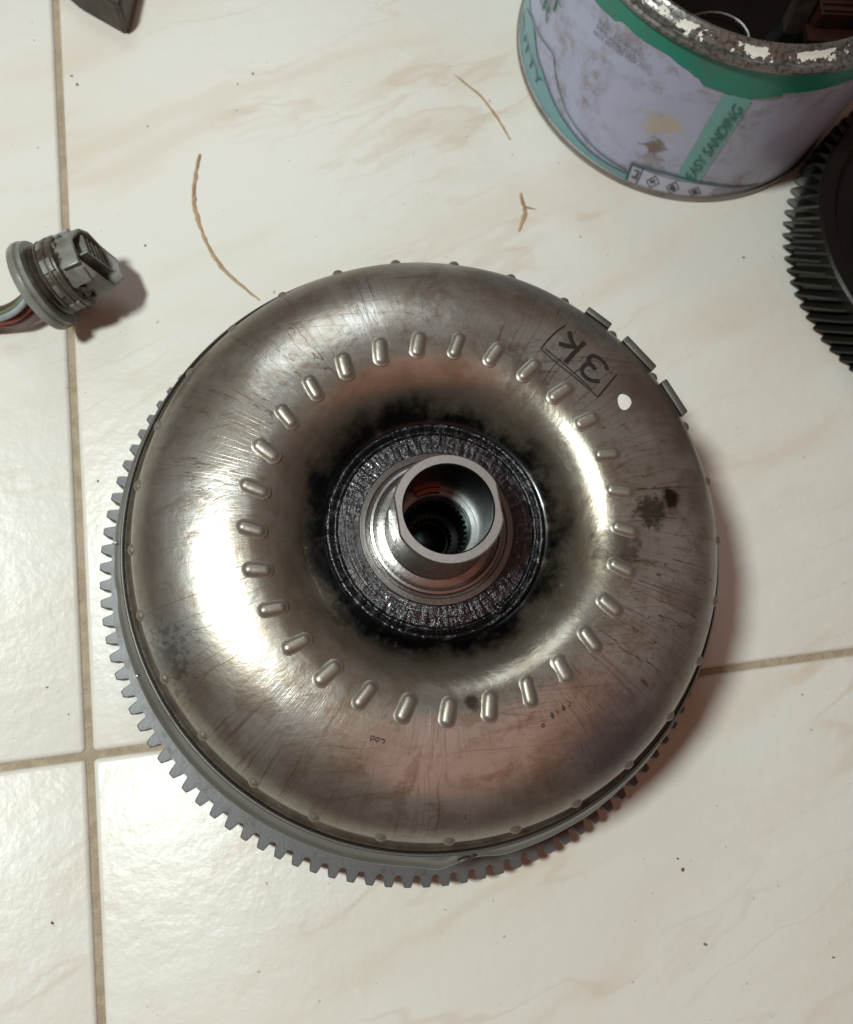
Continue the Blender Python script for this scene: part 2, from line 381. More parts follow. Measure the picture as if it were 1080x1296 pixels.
def lathe_data(prof, seg, closed=False, fn=None):
    V, F = [], []
    n = len(prof)
    for i in range(seg):
        a = 2 * PI * i / seg
        for j, (r, z) in enumerate(prof):
            if fn: r2, z2 = fn(a, r, z, j)
            else: r2, z2 = r, z
            V.append((r2 * math.cos(a), r2 * math.sin(a), z2))
    m = n if closed else n - 1
    for i in range(seg):
        k = (i + 1) % seg
        for j in range(m):
            j2 = (j + 1) % n
            F.append((i * n + j, k * n + j, k * n + j2, i * n + j2))
    return V, F
def lathe(name, prof, seg, mat, parent=None, closed=False, fn=None, angle=35, loc=None):
    V, F = lathe_data(prof, seg, closed, fn)
    bm = bmesh.new(); vs = [bm.verts.new(v) for v in V]
    for f in F:
        try: bm.faces.new([vs[i] for i in f])
        except ValueError: pass
    o = from_bm(name, bm, mat, parent, True, angle)
    if loc: o.location = loc
    return o
def box_bm(sx, sy, sz, bevel=0.0, seg=2):
    bm = bmesh.new(); bmesh.ops.create_cube(bm, size=1)
    bmesh.ops.scale(bm, vec=(sx, sy, sz), verts=bm.verts)
    if bevel: bmesh.ops.bevel(bm, geom=bm.edges[:], offset=bevel, segments=seg, affect='EDGES', profile=0.6)
    return bm
def tube_bm(bm, pts, rad, sides=8):
    pts = [Vector(p) for p in pts]; rings = []
    for i, p in enumerate(pts):
        d = (pts[min(i + 1, len(pts) - 1)] - pts[max(i - 1, 0)]).normalized()
        up = Vector((0, 0, 1)) if abs(d.z) < 0.9 else Vector((1, 0, 0))
        s = d.cross(up).normalized(); u = s.cross(d)
        rr = rad[i] if isinstance(rad, (list, tuple)) else rad
        rings.append([bm.verts.new(p + (s * math.cos(2 * PI * k / sides) + u * math.sin(2 * PI * k / sides)) * rr) for k in range(sides)])
    for a, b in zip(rings, rings[1:]):
        for k in range(sides): bm.faces.new((a[k], a[(k + 1) % sides], b[(k + 1) % sides], b[k]))
    bm.faces.new(rings[0]); bm.faces.new(rings[-1])
def spline(pts, n):
    out = []; P = [Vector(p) for p in pts]
    P = [P[0] * 2 - P[1]] + P + [P[-1] * 2 - P[-2]]
    for i in range(1, len(P) - 2):
        for k in range(n):
            t = k / n; a, b, c, d = P[i - 1], P[i], P[i + 1], P[i + 2]
            out.append(0.5 * ((2 * b) + (c - a) * t + (2 * a - 5 * b + 4 * c - d) * t * t + (3 * b - a - 3 * c + d) * t ** 3))
    out.append(P[-2]); return out

# ================================================================= FLOOR
GX, GY, TILE, GW = -0.1520, -0.0672, 0.6, 0.0031
fl = from_bm('floor', box_bm(2.42, 2.42, 0.02), M['grout'], None, False)
fl.location = (GX, GY, -0.0117); fl['kind'] = 'structure'
bm = box_bm(TILE - GW, TILE - GW, 0.009)
top = [e for e in bm.edges if all(v.co.z > 0 for v in e.verts) or abs(e.verts[0].co.z - e.verts[1].co.z) > 0.001]
bmesh.ops.bevel(bm, geom=top, offset=0.0022, segments=4, affect='EDGES', profile=0.5)
tile0 = from_bm('tile', bm, M['tile'], fl, True, 50)
for i in range(-2, 2):
    for j in range(-2, 2):
        o = tile0 if (i, j) == (-2, -2) else tile0.copy()
        if o is not tile0: COL.objects.link(o)
        o.parent = fl
        o.location = ((i + 0.5) * TILE, (j + 0.5) * TILE, 0.0117 - 0.0045)

# ================================================================= TORQUE CONVERTER
tc = empty('torque_converter', 'large round steel torque converter with toothed ring gear, oily hub facing up', 'torque converter')
RC, ZC, RA, ZB, ZE = 0.0695, 0.1030, 0.0440, 0.0240, 0.0790
def surf(r):
    if r >= RC:
        x = min((r - RC) / RA, 1); return ZE + ZB * math.sqrt(max(1 - x * x, 0))
    if r >= 0.052: return ZC - 25.5 * (RC - r) ** 2
    t = (r - 0.0420) / 0.010; t = max(t, 0)
    z0, z1, m0, m1 = 0.0848, ZC - 25.5 * (RC - 0.052) ** 2, 0.0, 2 * 25.5 * (RC - 0.052) * 0.010
    return (2*t**3-3*t*t+1)*z0 + (t**3-2*t*t+t)*m0 + (-2*t**3+3*t*t)*z1 + (t**3-t*t)*m1
def surf_n(r, a):
    e = 1e-4
    if r > RC + RA - 2e-4: return Vector((math.cos(a), math.sin(a), 0))
    s = (surf(r + e) - surf(r - e)) / (2 * e)
    return Vector((-s * math.cos(a), -s * math.sin(a), 1)).normalized()
def on_dome(u, v):
    z = 0.100
    for _ in range(30):
        p = onz(u, v, z); z = 0.5 * z + 0.5 * surf(math.hypot(p.x, p.y))
    return onz(u, v, z)
prof = [(0.0416, 0.0800), (0.0416, 0.0848)]
r = 0.0423
while r < RC: prof.append((r, surf(r))); r += 0.0011
for k in range(0, 41):
    ph = PI / 2 * k / 40
    prof.append((RC + RA * math.sin(ph), ZE + ZB * math.cos(ph)))
prof += [(0.11355, 0.0782), (0.1134, 0.0776), (0.1128, 0.0773), (0.1110, 0.0773)]
def wob(a, r, z, j):
    return r, z + 0.00035 * mnoise.noise(Vector((r * math.cos(a) * 28, r * math.sin(a) * 28, 3)))
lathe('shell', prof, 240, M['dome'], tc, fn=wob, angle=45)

def pill_mesh(L, w, h):
    rings = [(1.42, -0.12), (1.25, 0.02), (1.08, 0.16), (0.92, 0.42), (0.72, 0.72), (0.45, 0.92)]
    V, F = [], []; n = 20
    for s, hh in rings:
        for k in range(n):
            a = 2 * PI * k / n
            cx = (L / 2 - w) * (1 if math.cos(a) > 0 else -1) * (1 if abs(math.cos(a)) > 1e-6 else 0)
            V.append((cx + w * s * math.cos(a), w * s * math.sin(a), h * hh))
    V += [(-(L / 2 - w), 0, h), (L / 2 - w, 0, h)]
    for q in range(len(rings) - 1):
        for k in range(n):
            k2 = (k + 1) % n
            F.append((q * n + k, q * n + k2, (q + 1) * n + k2, (q + 1) * n + k))
    b = (len(rings) - 1) * n; L0, L1 = len(V) - 2, len(V) - 1
    for k in range(n):
        k2 = (k + 1) % n
        c1 = math.cos(2 * PI * k / n) > 1e-6; c2 = math.cos(2 * PI * k2 / n) > 1e-6
        e1 = abs(math.cos(2 * PI * k / n)) < 1e-6; e2 = abs(math.cos(2 * PI * k2 / n)) < 1e-6
        if e1 or e2:
            side = c1 or c2
            F.append((b + k, b + k2, L1 if side else L0))
        else: F.append((b + k, b + k2, L1 if c1 else L0))
    # the two mid rim columns sit on the short axis; close the top between the end caps
    q1 = [b + k for k in range(n) if abs(math.cos(2 * PI * k / n)) < 1e-6]
    for q in q1: F.append((q, L0, L1))
    return V, F
V, F = pill_mesh(0.0097, 0.0022, 0.0013)
bm = bmesh.new(); vs = [bm.verts.new(v) for v in V]
for f in F:
    try: bm.faces.new([vs[i] for i in f])
    except ValueError: pass
dim0 = from_bm('dimple', bm, M['bump_steel'], tc, True, None)
for k in range(29):
    a = math.radians(90.1 - 12.4138 * k); rr = 0.0679
    n = surf_n(rr, a); rad = Vector((math.cos(a), math.sin(a), 0)); rad = (rad - n * rad.dot(n)).normalized()
    tg = n.cross(rad)
    q = math.radians(-15 + random.uniform(-4, 4)); xa = rad * math.cos(q) + tg * math.sin(q); ya = n.cross(xa)
    o = dim0 if k == 0 else dim0.copy()
    if k: COL.objects.link(o)
    o.parent = tc
    o.matrix_local = Matrix.Translation(Vector((rr * math.cos(a), rr * math.sin(a), surf(rr) + 0.0001))) @ Matrix((xa, ya, n)).transposed().to_4x4() @ Matrix.Diagonal((random.uniform(0.93, 1.05), random.uniform(0.92, 1.06), random.uniform(0.8, 1.1), 1))
# bumps on the rim of the shell
V, F = lathe_data([(0.0030, -0.0008), (0.0024, -0.0001), (0.0018, 0.0006), (0.0011, 0.0011), (0.0005, 0.0013)], 14)
F.append(tuple(k * 5 + 4 for k in range(14)))
bmp0 = mesh_obj('bump', V, F, M['rim_bump'], tc)
for k in range(29):
    a = math.radians(177.8 - 12.4138 * k); ph = math.acos(0.22); rr = RC + RA * math.sin(ph)
    n = surf_n(rr, a); tg = Vector((-math.sin(a), math.cos(a), 0)); yb = n.cross(tg)
    o = bmp0 if k == 0 else bmp0.copy()
    if k: COL.objects.link(o)
    o.parent = tc
    o.matrix_local = Matrix.Translation(Vector((rr * math.cos(a), rr * math.sin(a), surf(rr)))) @ Matrix((tg, yb, n)).transposed().to_4x4()

# cover below the shell, with its groove, bead and flange lip
lathe('seam', [(0.1125, 0.0784), (0.1136, 0.0777), (0.1142, 0.0765), (0.1148, 0.0748), (0.1160, 0.0736), (0.1172, 0.0732)], 240, M['seam_brown'], tc)
prof = [(0.1128, 0.0770), (0.1136, 0.0745), (0.1150, 0.0725), (0.1165, 0.0722), (0.1172, 0.0730), (0.1178, 0.0731), (0.1184, 0.0726),
        (0.1187, 0.0715), (0.1186, 0.0702), (0.1192, 0.0680), (0.1204, 0.0645), (0.1222, 0.0600), (0.1240, 0.0552),
        (0.1256, 0.0528), (0.1262, 0.0512), (0.1263, 0.0470), (0.1259, 0.0455), (0.1250, 0.0448), (0.1232, 0.0447),
        (0.1222, 0.0435), (0.1222, 0.0080), (0.1205, 0.0050), (0.1165, 0.0036), (0.0460, 0.0036), (0.0445, 0.0028), (0.0440, 0.0), (0.0005, 0.0)]
lathe('bead', [(0.1190 + 0.0008 * math.cos(2 * PI * k / 10), 0.0695 + 0.0010 * math.sin(2 * PI * k / 10)) for k in range(10)], 240, M['weight_steel'], tc, closed=True)
def lipfn(a, r, z, j):
    if 10 <= j <= 17:
        d = math.degrees(a) - 360 if a > PI else math.degrees(a)
        k = 0.00025 * mnoise.noise(Vector((math.cos(a) * 9, math.sin(a) * 9, 0)))
        k += 0.0012 * math.exp(-((d + 95.5) / 2.2) ** 2) - 0.0016 * math.exp(-((d + 88.0) / 3.2) ** 2) - 0.0006 * math.exp(-((d + 177) / 2) ** 2)
        return r + k, z + 0.3 * k
    return r, z
lathe('cover', prof, 300, M['cover_steel'], tc, fn=lipfn, angle=40)
# weld spatter on the lip
for k, (u, v, s) in enumerate([(588, 1088, 0.0022), (598, 1082, 0.0017), (225, 936, 0.0011), (176, 855, 0.0009), (147, 687, 0.0012)]):
    bm = bmesh.new(); bmesh.ops.create_icosphere(bm, subdivisions=2, radius=s)
    for vv in bm.verts: vv.co *= 1 + 0.35 * mnoise.noise(vv.co * 900 + Vector((k, 0, 0)))
    o = from_bm('weld_spatter', bm, M['ring_bright'] if k > 1 else M['weight_steel'], tc)
    p = onz(u, v, 0.0530); o.location = p; o.scale = (1.3, 0.8, 0.6)

# ring gear
NT_, RR, RT, ZG0, ZG1 = 109, 0.1350, 0.1400, 0.0085, 0.0180
st = 2 * PI / NT_
hw = 0.0032 / RR
segs = []
for k in range(NT_):
    segs += [k * st - hw, k * st, k * st + hw]
V = []; F = []
for a in segs:
    for (r_, z_) in ((0.1224, ZG0), (0.1224, ZG1), (RR, ZG1), (RR, ZG0)):
        V.append((r_ * math.cos(a), r_ * math.sin(a), z_))
n = len(segs)
for i in range(n):
    k = (i + 1) % n
    for j in range(4):
        if j == 2 and i % 3 != 2: continue
        F.append((i * 4 + j, k * 4 + j, k * 4 + (j + 1) % 4, i * 4 + (j + 1) % 4))
rg = mesh_obj('ring_gear', V, F, M['gear_steel'], tc, True, 30)
# one tooth (butts onto the body), shared by all
pr = [(RR, 0.0032), (0.1356, 0.00275), (0.1370, 0.0024), (0.1386, 0.0020), (RT - 0.0004, 0.0016), (RT, 0.0013)]
outl = [(r_, h_) for r_, h_ in pr] + [(r_, -h_) for r_, h_ in pr[::-1]]
V = []
for z_, ins in ((ZG0, 0.0), (ZG1 - 0.0007, 0.0), (ZG1, 0.0005)):
    for i, (r_, h_) in enumerate(outl):
        root = i in (0, len(outl) - 1)
        s = 1 if h_ > 0 else -1
        hh = h_ if root else s * (abs(h_) - ins * 0.55)
        rr = r_ if root else r_ - ins * ((r_ - RR) / (RT - RR))
        a = hh / rr
        V.append((rr * math.cos(a), rr * math.sin(a), z_))
m = len(outl); F = []
for l in range(2):
    for i in range(m - 1): F.append((l * m + i, l * m + i + 1, (l + 1) * m + i + 1, (l + 1) * m + i))
F.append(tuple(range(2 * m, 3 * m))); F.append(tuple(range(m - 1, -1, -1)))
to0 = mesh_obj('tooth', V, F, M['gear_steel'], rg, True, 30)
for k in range(NT_):
    o = to0 if k == 0 else to0.copy()
    if k: COL.objects.link(o)
    o.parent = rg; o.rotation_euler = (0, 0, k * st)

# hub flange (weld disc), with a raised outer bead and crumbs of weld
def rough_fn(a, r, z, j):
    v = Vector((r * math.cos(a) * 420, r * math.sin(a) * 420, j * 0.1))
    w = Vector((math.cos(a) * 26, math.sin(a) * 26, r * 60))
    if r < 0.0300 or r > 0.0422: return r, z
    return r + 0.00012 * mnoise.noise(v * 0.7), z + 0.00022 * mnoise.noise(v) + 0.00028 * mnoise.noise(w * 2.2)
prof = [(0.0285, 0.0892), (0.0300, 0.0893)] + [(0.0300 + 0.0004 * k, 0.0892 - 0.00002 * k) for k in range(1, 19)]
lathe('flange_rim', [(0.0368, 0.0880), (0.0372, 0.0884), (0.0376, 0.0892), (0.0381, 0.0897), (0.0386, 0.0896), (0.0390, 0.0889), (0.0393, 0.0885), (0.0397, 0.0888), (0.0402, 0.0896), (0.0408, 0.0900), (0.0414, 0.0899),
         (0.0419, 0.0892), (0.0423, 0.0882), (0.0424, 0.0868), (0.0424, 0.0840)], 420, M['wet_rim'], tc, fn=rough_fn, angle=80)
lathe('hub_flange', prof, 420, M['disc'], tc, fn=rough_fn, angle=70)
prof = [(0.0286, 0.0870), (0.0296, 0.0892), (0.0296, 0.0902), (0.0293, 0.0906), (0.0272, 0.0907), (0.0269, 0.0904), (0.0268, 0.0893), (0.0258, 0.0892), (0.0256, 0.0906),
        (0.0253, 0.0914), (0.0243, 0.0916), (0.0240, 0.0913), (0.0238, 0.0900), (0.0227, 0.0897), (0.0215, 0.0902), (0.0195, 0.0905)]
lathe('hub_ring', prof, 128, M['machined'], tc, angle=30)
# blob of weld on flange edge
bm = bmesh.new(); bmesh.ops.create_icosphere(bm, subdivisions=3, radius=0.0024)
for vv in bm.verts: vv.co *= 1 + 0.3 * mnoise.noise(vv.co * 600)
o = from_bm('weld_blob', bm, M['disc'], tc); o.location = onz(634, 768, 0.0872); o.scale = (1.0, 0.7, 0.6)
o.rotation_euler = (0, 0, 0.9)

# hub tube with two wrench flats
RHO, RHI, ZT, ZF = 0.0196, 0.0156, 0.1195, 0.1045
def hubr(a, flat):
    if not flat: return RHO
    c = abs(math.cos(a - math.radians(2)))
    return min(RHO, 0.0183 / c) if c > 0.2 else RHO
levels = [('o', 0.0865, 0, 0.0006), ('o', 0.0885, 0, 0), ('o', ZF - 0.0002, 0, 0), ('o', ZF, 1, 0), ('o', ZT - 0.0007, 1, 0), ('o', ZT, 1, -0.0006),
          ('i', ZT, 0, 0.0005), ('i', ZT - 0.0006, 0, 0), ('i', 0.0850, 0, 0)]
seg = 240; V = []; F = []
for i in range(seg):
    a = 2 * PI * i / seg
    for (s, z_, f_, d_) in levels:
        r_ = hubr(a, f_) + d_ if s == 'o' else RHI + d_
        V.append((r_ * math.cos(a), r_ * math.sin(a), z_))
n = len(levels)
for i in range(seg):
    k = (i + 1) % seg
    for j in range(n - 1): F.append((i * n + j, k * n + j, k * n + j + 1, i * n + j + 1))
hub = mesh_obj('hub_sleeve', V, F, M['machined'], tc, True, 22)
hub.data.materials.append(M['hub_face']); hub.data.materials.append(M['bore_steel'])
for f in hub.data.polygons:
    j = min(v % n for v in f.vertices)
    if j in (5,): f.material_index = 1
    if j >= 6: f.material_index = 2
# inside the bore
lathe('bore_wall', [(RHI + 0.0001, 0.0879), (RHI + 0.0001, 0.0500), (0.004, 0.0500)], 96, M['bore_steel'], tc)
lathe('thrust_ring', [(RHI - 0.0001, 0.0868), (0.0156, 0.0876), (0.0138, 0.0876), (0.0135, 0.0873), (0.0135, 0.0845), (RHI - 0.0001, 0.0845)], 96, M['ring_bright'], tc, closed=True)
def arc_block(name, a0, a1, r0, r1, z0, z1, mat, parent, nn=10):
    V = []; F = []
    for i in range(nn + 1):
        a = a0 + (a1 - a0) * i / nn
        for (r_, z_) in ((r0, z0), (r1, z0), (r1, z1), (r0, z1)): V.append((r_ * math.cos(a), r_ * math.sin(a), z_))
    for i in range(nn):
        for j in range(4): F.append((i * 4 + j, i * 4 + (j + 1) % 4, (i + 1) * 4 + (j + 1) % 4, (i + 1) * 4 + j))
    F.append((3, 2, 1, 0)); F.append(tuple(nn * 4 + j for j in range(4)))
    bm = bmesh.new(); vs = [bm.verts.new(v) for v in V]
    for f in F: bm.faces.new([vs[i] for i in f])
    return from_bm(name, bm, mat, parent, True, 30)
arc_block('warm_glint_tab', math.radians(78), math.radians(114), 0.0139, RHI - 0.0002, 0.0878, 0.0915, M['warm_glint'], tc)  # red-brown segment stands in for warm light reflected in the washer gap
NS = 34; V = []; F = []
for k in range(NS * 4):
    a = 2 * PI * k / (NS * 4); inn = 0.0127 if k % 4 in (0, 1) else 0.0114
    for (r_, z_) in ((0.0150, 0.0840), (inn, 0.0840), (inn, 0.0690), (0.0150, 0.0690)): V.append((r_ * math.cos(a), r_ * math.sin(a), z_))
for k in range(NS * 4):
    q = (k + 1) % (NS * 4)
    for j in range(3): F.append((k * 4 + j, q * 4 + j, q * 4 + j + 1, k * 4 + j + 1))
mesh_obj('spline_collar', V, F, M['bore_steel'], tc, True, 25)
V = []; F = []; NS = 30
for k in range(NS * 4):
    a = 2 * PI * k / (NS * 4); inn = 0.0090 if k % 4 in (0, 1) else 0.0083
    for (r_, z_) in ((0.0114, 0.0685), (0.0102, 0.0690), (inn, 0.0690), (inn, 0.0600)): V.append((r_ * math.cos(a), r_ * math.sin(a), z_))
for k in range(NS * 4):
    q = (k + 1) % (NS * 4)
    for j in range(3): F.append((k * 4 + j, q * 4 + j, q * 4 + j + 1, k * 4 + j + 1))
mesh_obj('shaft_socket', V, F, M['gear_steel'], tc, True, 25)
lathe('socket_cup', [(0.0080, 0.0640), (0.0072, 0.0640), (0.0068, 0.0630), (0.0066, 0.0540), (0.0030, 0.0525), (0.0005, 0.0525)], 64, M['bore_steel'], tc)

for o in tc.children:
    if o.name.split('.')[0] in ('hub_flange', 'flange_rim', 'hub_ring', 'bore_wall', 'thrust_ring', 'warm_glint_tab', 'spline_collar', 'shaft_socket', 'socket_cup'): o.location.z = -0.003
# balance weights welded to the shell edge
for (u, v, ln, th) in ((752, 410, 0.0120, 0.0026), (803, 453, 0.0175, 0.0031), (846, 507, 0.0162, 0.0030)):
    p = onz(u, v, 0.085); a = math.atan2(p.y, p.x)
    bm = box_bm(th, ln, 0.0100, 0.0005, 2)
    for vv in bm.verts:    # follow the curve of the wall
        vv.co.x -= vv.co.y ** 2 / (2 * 0.118)
    o = from_bm('balance_weight', bm, M['weight_steel'], tc, True, 35)
    rr = 0.1134 + th / 2 - 0.0003
    o.location = (rr * math.cos(a), rr * math.sin(a), 0.0815); o.rotation_euler = (0, math.radians(-8), a)

# marks on the dome
def patch(name, pts_px, mat, parent, lift=0.00025):
    c = Vector((sum(p[0] for p in pts_px) / len(pts_px), sum(p[1] for p in pts_px) / len(pts_px)))
    V = []; F = []; rings = 4; n = len(pts_px)
    def up(u, v):
        p = on_dome(u, v); return p + surf_n(math.hypot(p.x, p.y), math.atan2(p.y, p.x)) * lift
    V.append(up(*c))
    for q in range(1, rings + 1):
        for (u, v) in pts_px: V.append(up(c[0] + (u - c[0]) * q / rings, c[1] + (v - c[1]) * q / rings))
    for k in range(n):
        F.append((0, 1 + (k + 1) % n, 1 + k))
        for q in range(rings - 1):
            b = 1 + q * n; F.append((b + k, b + (k + 1) % n, b + n + (k + 1) % n, b + n + k))
    bm = bmesh.new(); vs = [bm.verts.new(v) for v in V]
    for f in F: bm.faces.new([vs[i] for i in f])
    return from_bm(name, bm, mat, parent, True, None)
pts = []
for k in range(18):
    a = 2 * PI * k / 18; rr = 1 + 0.06 * math.sin(3 * a + 1)
    x_, y_ = 8.3 * math.cos(a) * rr, 10.3 * math.sin(a) * rr
    pts.append((790 + x_ * math.cos(-0.35) - y_ * math.sin(-0.35), 509 + x_ * math.sin(-0.35) + y_ * math.cos(-0.35)))
patch('paint_dot', pts, M['white_paint'], tc)
def stroke(bm, px, w, lift=0.0003, n=5, taper=True):
    P = []
    for q in spline([(a, b, 0) for a, b in px], n):
        p = on_dome(q.x, q.y); nn = surf_n(math.hypot(p.x, p.y), math.atan2(p.y, p.x)); P.append((p, nn))
    prev = None
    for i, (p, nn) in enumerate(P):
        d = (P[min(i + 1, len(P) - 1)][0] - P[max(i - 1, 0)][0]).normalized(); s = nn.cross(d).normalized()
        ww = w * (1 + 0.15 * mnoise.noise(p * 900)) / 2
        cur = [bm.verts.new(p + s * ww + nn * lift * 0.3), bm.verts.new(p + nn * lift), bm.verts.new(p - s * ww + nn * lift * 0.3)]
        if prev:
            bm.faces.new((prev[0], prev[1], cur[1], cur[0])); bm.faces.new((prev[1], prev[2], cur[2], cur[1]))
        prev = cur
Z3 = lambda x, y: (670 + x * 130 / 1080, 390 + y * 130 / 1080)
def strokes(name, lines, w, mat):
    bm = bmesh.new()
    for L in lines: stroke(bm, L, w)
    return from_bm(name, bm, mat, tc, True, None)
strokes('marker_letter', [[Z3(380, 575), Z3(470, 470), Z3(580, 360)], [Z3(480, 400), Z3(440, 330), Z3(425, 245)], [Z3(500, 405), Z3(400, 395), Z3(310, 370)]], 0.0020, M['ink'])
strokes('marker_digit', [[Z3(740, 768), Z3(640, 755), Z3(570, 700), Z3(555, 640), Z3(600, 590), Z3(660, 600), Z3(695, 650)],
                         [Z3(690, 640), Z3(640, 580), Z3(625, 530), Z3(670, 500), Z3(740, 530), Z3(800, 590), Z3(820, 655)]], 0.0018, M['ink'])
strokes('marker_frame', [[Z3(380, 180), Z3(300, 235), Z3(220, 310), Z3(150, 390), Z3(125, 435)], [Z3(125, 435), Z3(280, 570), Z3(500, 745), Z3(725, 935)],
                         [Z3(160, 420), Z3(300, 535), Z3(480, 690), Z3(650, 850)],
                         [Z3(725, 935), Z3(800, 840), Z3(920, 700)]], 0.0007, M['ink'])
def ringpx(cx, cy, r): return [(cx + r * math.cos(2 * PI * k / 9), cy + r * math.sin(2 * PI * k / 9)) for k in range(10)]
strokes('stamped_digits', [ringpx(471.4, 933.8, 2.3), [(469, 936.5), (468.7, 939)], ringpx(477.7, 935.8, 2.3), [(479.5, 937), (476, 940)],
                           [(482, 935), (485.5, 936), (486.5, 939), (484, 941)]], 0.0004, M['stamp'])
strokes('stamped_digits', [ringpx(687.5, 918.5, 1.9), [(697, 902), (700, 904), (701, 908), (699, 909.5)], ringpx(699, 905.5, 1.5), [(704.5, 899), (707, 903)],
                           [(711, 892.5), (714, 895), (715, 898.5), (712, 899)], ringpx(713.5, 896, 1.4), [(718, 887), (721.5, 889), (722.5, 892), (720, 894)]], 0.0004, M['stamp'])

# ================================================================= FILLER CAN
CC = (0.1900, 0.2790); CR = 0.0930; CH = 0.1045
LABEL_SPOT = tuple(oncyl(838, 158, CC, CR)); LABEL_SPOT2 = tuple(oncyl(828, 186, CC, CR))
label_material(); rim_material()
can = empty('filler_can', 'open lilac and green body filler tin with flaking metal rim, beside the dark gear', 'tin can', (CC[0], CC[1], 0))
def can_pt(u, z, R): # u = arc length measured at CR, angle from +x
    a = u / CR; return Vector((R * math.cos(a), R * math.sin(a), z))
def can_uv(px, py):
    p = oncyl(px, py, CC, CR); a = math.atan2(p.y - CC[1], p.x - CC[0])
    if a > 0.6: a -= 2 * PI
    return a * CR, p.z
def dent(a, r, z, j):
    return r + 0.0007 * mnoise.noise(Vector((math.cos(a) * 3, math.sin(a) * 3, z * 30))) * math.sin(PI * min(max(z / 0.09, 0), 1)), z
def dent_r(a, z): return dent(a, 0, z, 0)[0]
lathe('body', [(CR, 0.0030)] + [(CR, 0.003 + 0.0945 * k / 20) for k in range(1, 21)], 160, M['label'], can, fn=dent)
lathe('bottom_seam', [(CR - 0.006, 0.0022), (CR - 0.002, 0.0004), (CR + 0.0004, 0.0), (CR + 0.0016, 0.0010), (CR + 0.0018, 0.0026), (CR + 0.0012, 0.0038), (CR + 0.0001, 0.0042)], 160, M['tin_metal'], can)
lathe('bottom', [(CR - 0.006, 0.0022), (0.0005, 0.0022)], 96, M['tin_metal'], can)
lathe('rim', [(CR - 0.0002, 0.0965), (CR + 0.0010, 0.0970), (CR + 0.0020, 0.0982), (CR + 0.0020, 0.0996), (CR + 0.0012, 0.1005), (CR + 0.0000, 0.1006), (CR - 0.0012, 0.0998), (CR - 0.0026, 0.0994), (CR - 0.0042, 0.0998),
              (CR - 0.0060, 0.1016), (CR - 0.0070, 0.1030), (CR - 0.0082, 0.1038), (CR - 0.0096, 0.1036), (CR - 0.0105, 0.1024), (CR - 0.0106, 0.1008), (CR - 0.0095, 0.0995), (CR - 0.0060, 0.0980), (CR - 0.0022, 0.0970)], 200, M['rim'], can)
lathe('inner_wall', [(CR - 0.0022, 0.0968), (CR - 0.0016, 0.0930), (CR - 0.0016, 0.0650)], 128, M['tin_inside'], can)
oilo = lathe('oil', [(CR - 0.0016, 0.0640), (0.05, 0.0642), (0.0005, 0.0642)], 96, M['oil'], can)

def strip(name, lower, upper, mat, parent, lift, nz=3):
    """band on the can between two lists of z sampled at the same u"""
    V = []; F = []
    for (u, z0), (_, z1) in zip(lower, upper):
        for k in range(nz + 1):
            z = z0 + (z1 - z0) * k / nz
            V.append(can_pt(u, z, CR + lift + dent_r(u / CR, z)))
    n = nz + 1
    for i in range(len(lower) - 1):
        for k in range(nz): F.append((i * n + k, (i + 1) * n + k, (i + 1) * n + k + 1, i * n + k + 1))
    bm = bmesh.new(); vs = [bm.verts.new(v) for v in V]
    for f in F: bm.faces.new([vs[i] for i in f])
    return from_bm(name, bm, mat, parent, True, None)
def interp(tab, u):
    if u <= tab[0][0]: return tab[0][1]
    for (a, za), (b, zb) in zip(tab, tab[1:]):
        if u <= b:
            t = (u - a) / (b - a); t = t * t * (3 - 2 * t); return za + (zb - za) * t
    return tab[-1][1]
band_px = [(754, 0), (778.5, 25), (788.7, 26.5), (811, 47), (844, 67), (868, 85.5), (884.5, 98), (890.6, 107), (917, 116), (941.5, 123.5), (955.7, 123.5), (990, 121)]
tab = sorted(can_uv(*q) for q in band_px)
u0, u1 = tab[0][0], tab[-1][0]
us = [-2 * PI * CR + u1 + 2 * PI * CR * k / 300 for k in range(301)]
lower = [(u, interp(tab, u)) for u in us]
def zsafe(u): return max(min(interp(tab, u), 0.093), 0.060)
# level the two open ends so that the band closes round the back
band = strip('green_band', [(u, zsafe(u)) for u in us], [(u, 0.0967) for u in us], M['print_green'], can, 0.00035)
l2_px = [(677, 35), (680.5, 69), (688, 92), (697, 118), (714, 151), (748, 191), (795, 219), (830, 243)]
tab2 = sorted(can_uv(*q) for q in l2_px)
def z2(u): return max(min(interp(tab2, u), 0.03), 0.0065)
ub = can_uv(797, 222)[0]; us2 = [u for u in us if can_uv(672, 30)[0] - 0.12 <= u <= ub] + [ub]
strip('teal_band', [(u, 0.0040) for u in us2], [(u, z2(u)) for u in us2], M['print_teal'], can, 0.00030)
def can_line(bm, px, w, lift, n=6):
    Q = [can_uv(*q) for q in px]; P = spline([(a, b, 0) for a, b in Q], n); prev = None
    for i, q in enumerate(P):
        d = (P[min(i + 1, len(P) - 1)] - P[max(i - 1, 0)]).normalized(); s = Vector((-d.y, d.x, 0)) * w / 2
        cur = []
        for e in (q + s, q - s): cur.append(bm.verts.new(can_pt(e.x, e.y, CR + lift + dent_r(e.x / CR, e.y))))
        if prev: bm.faces.new((prev[0], prev[1], cur[1], cur[0]))
        prev = cur
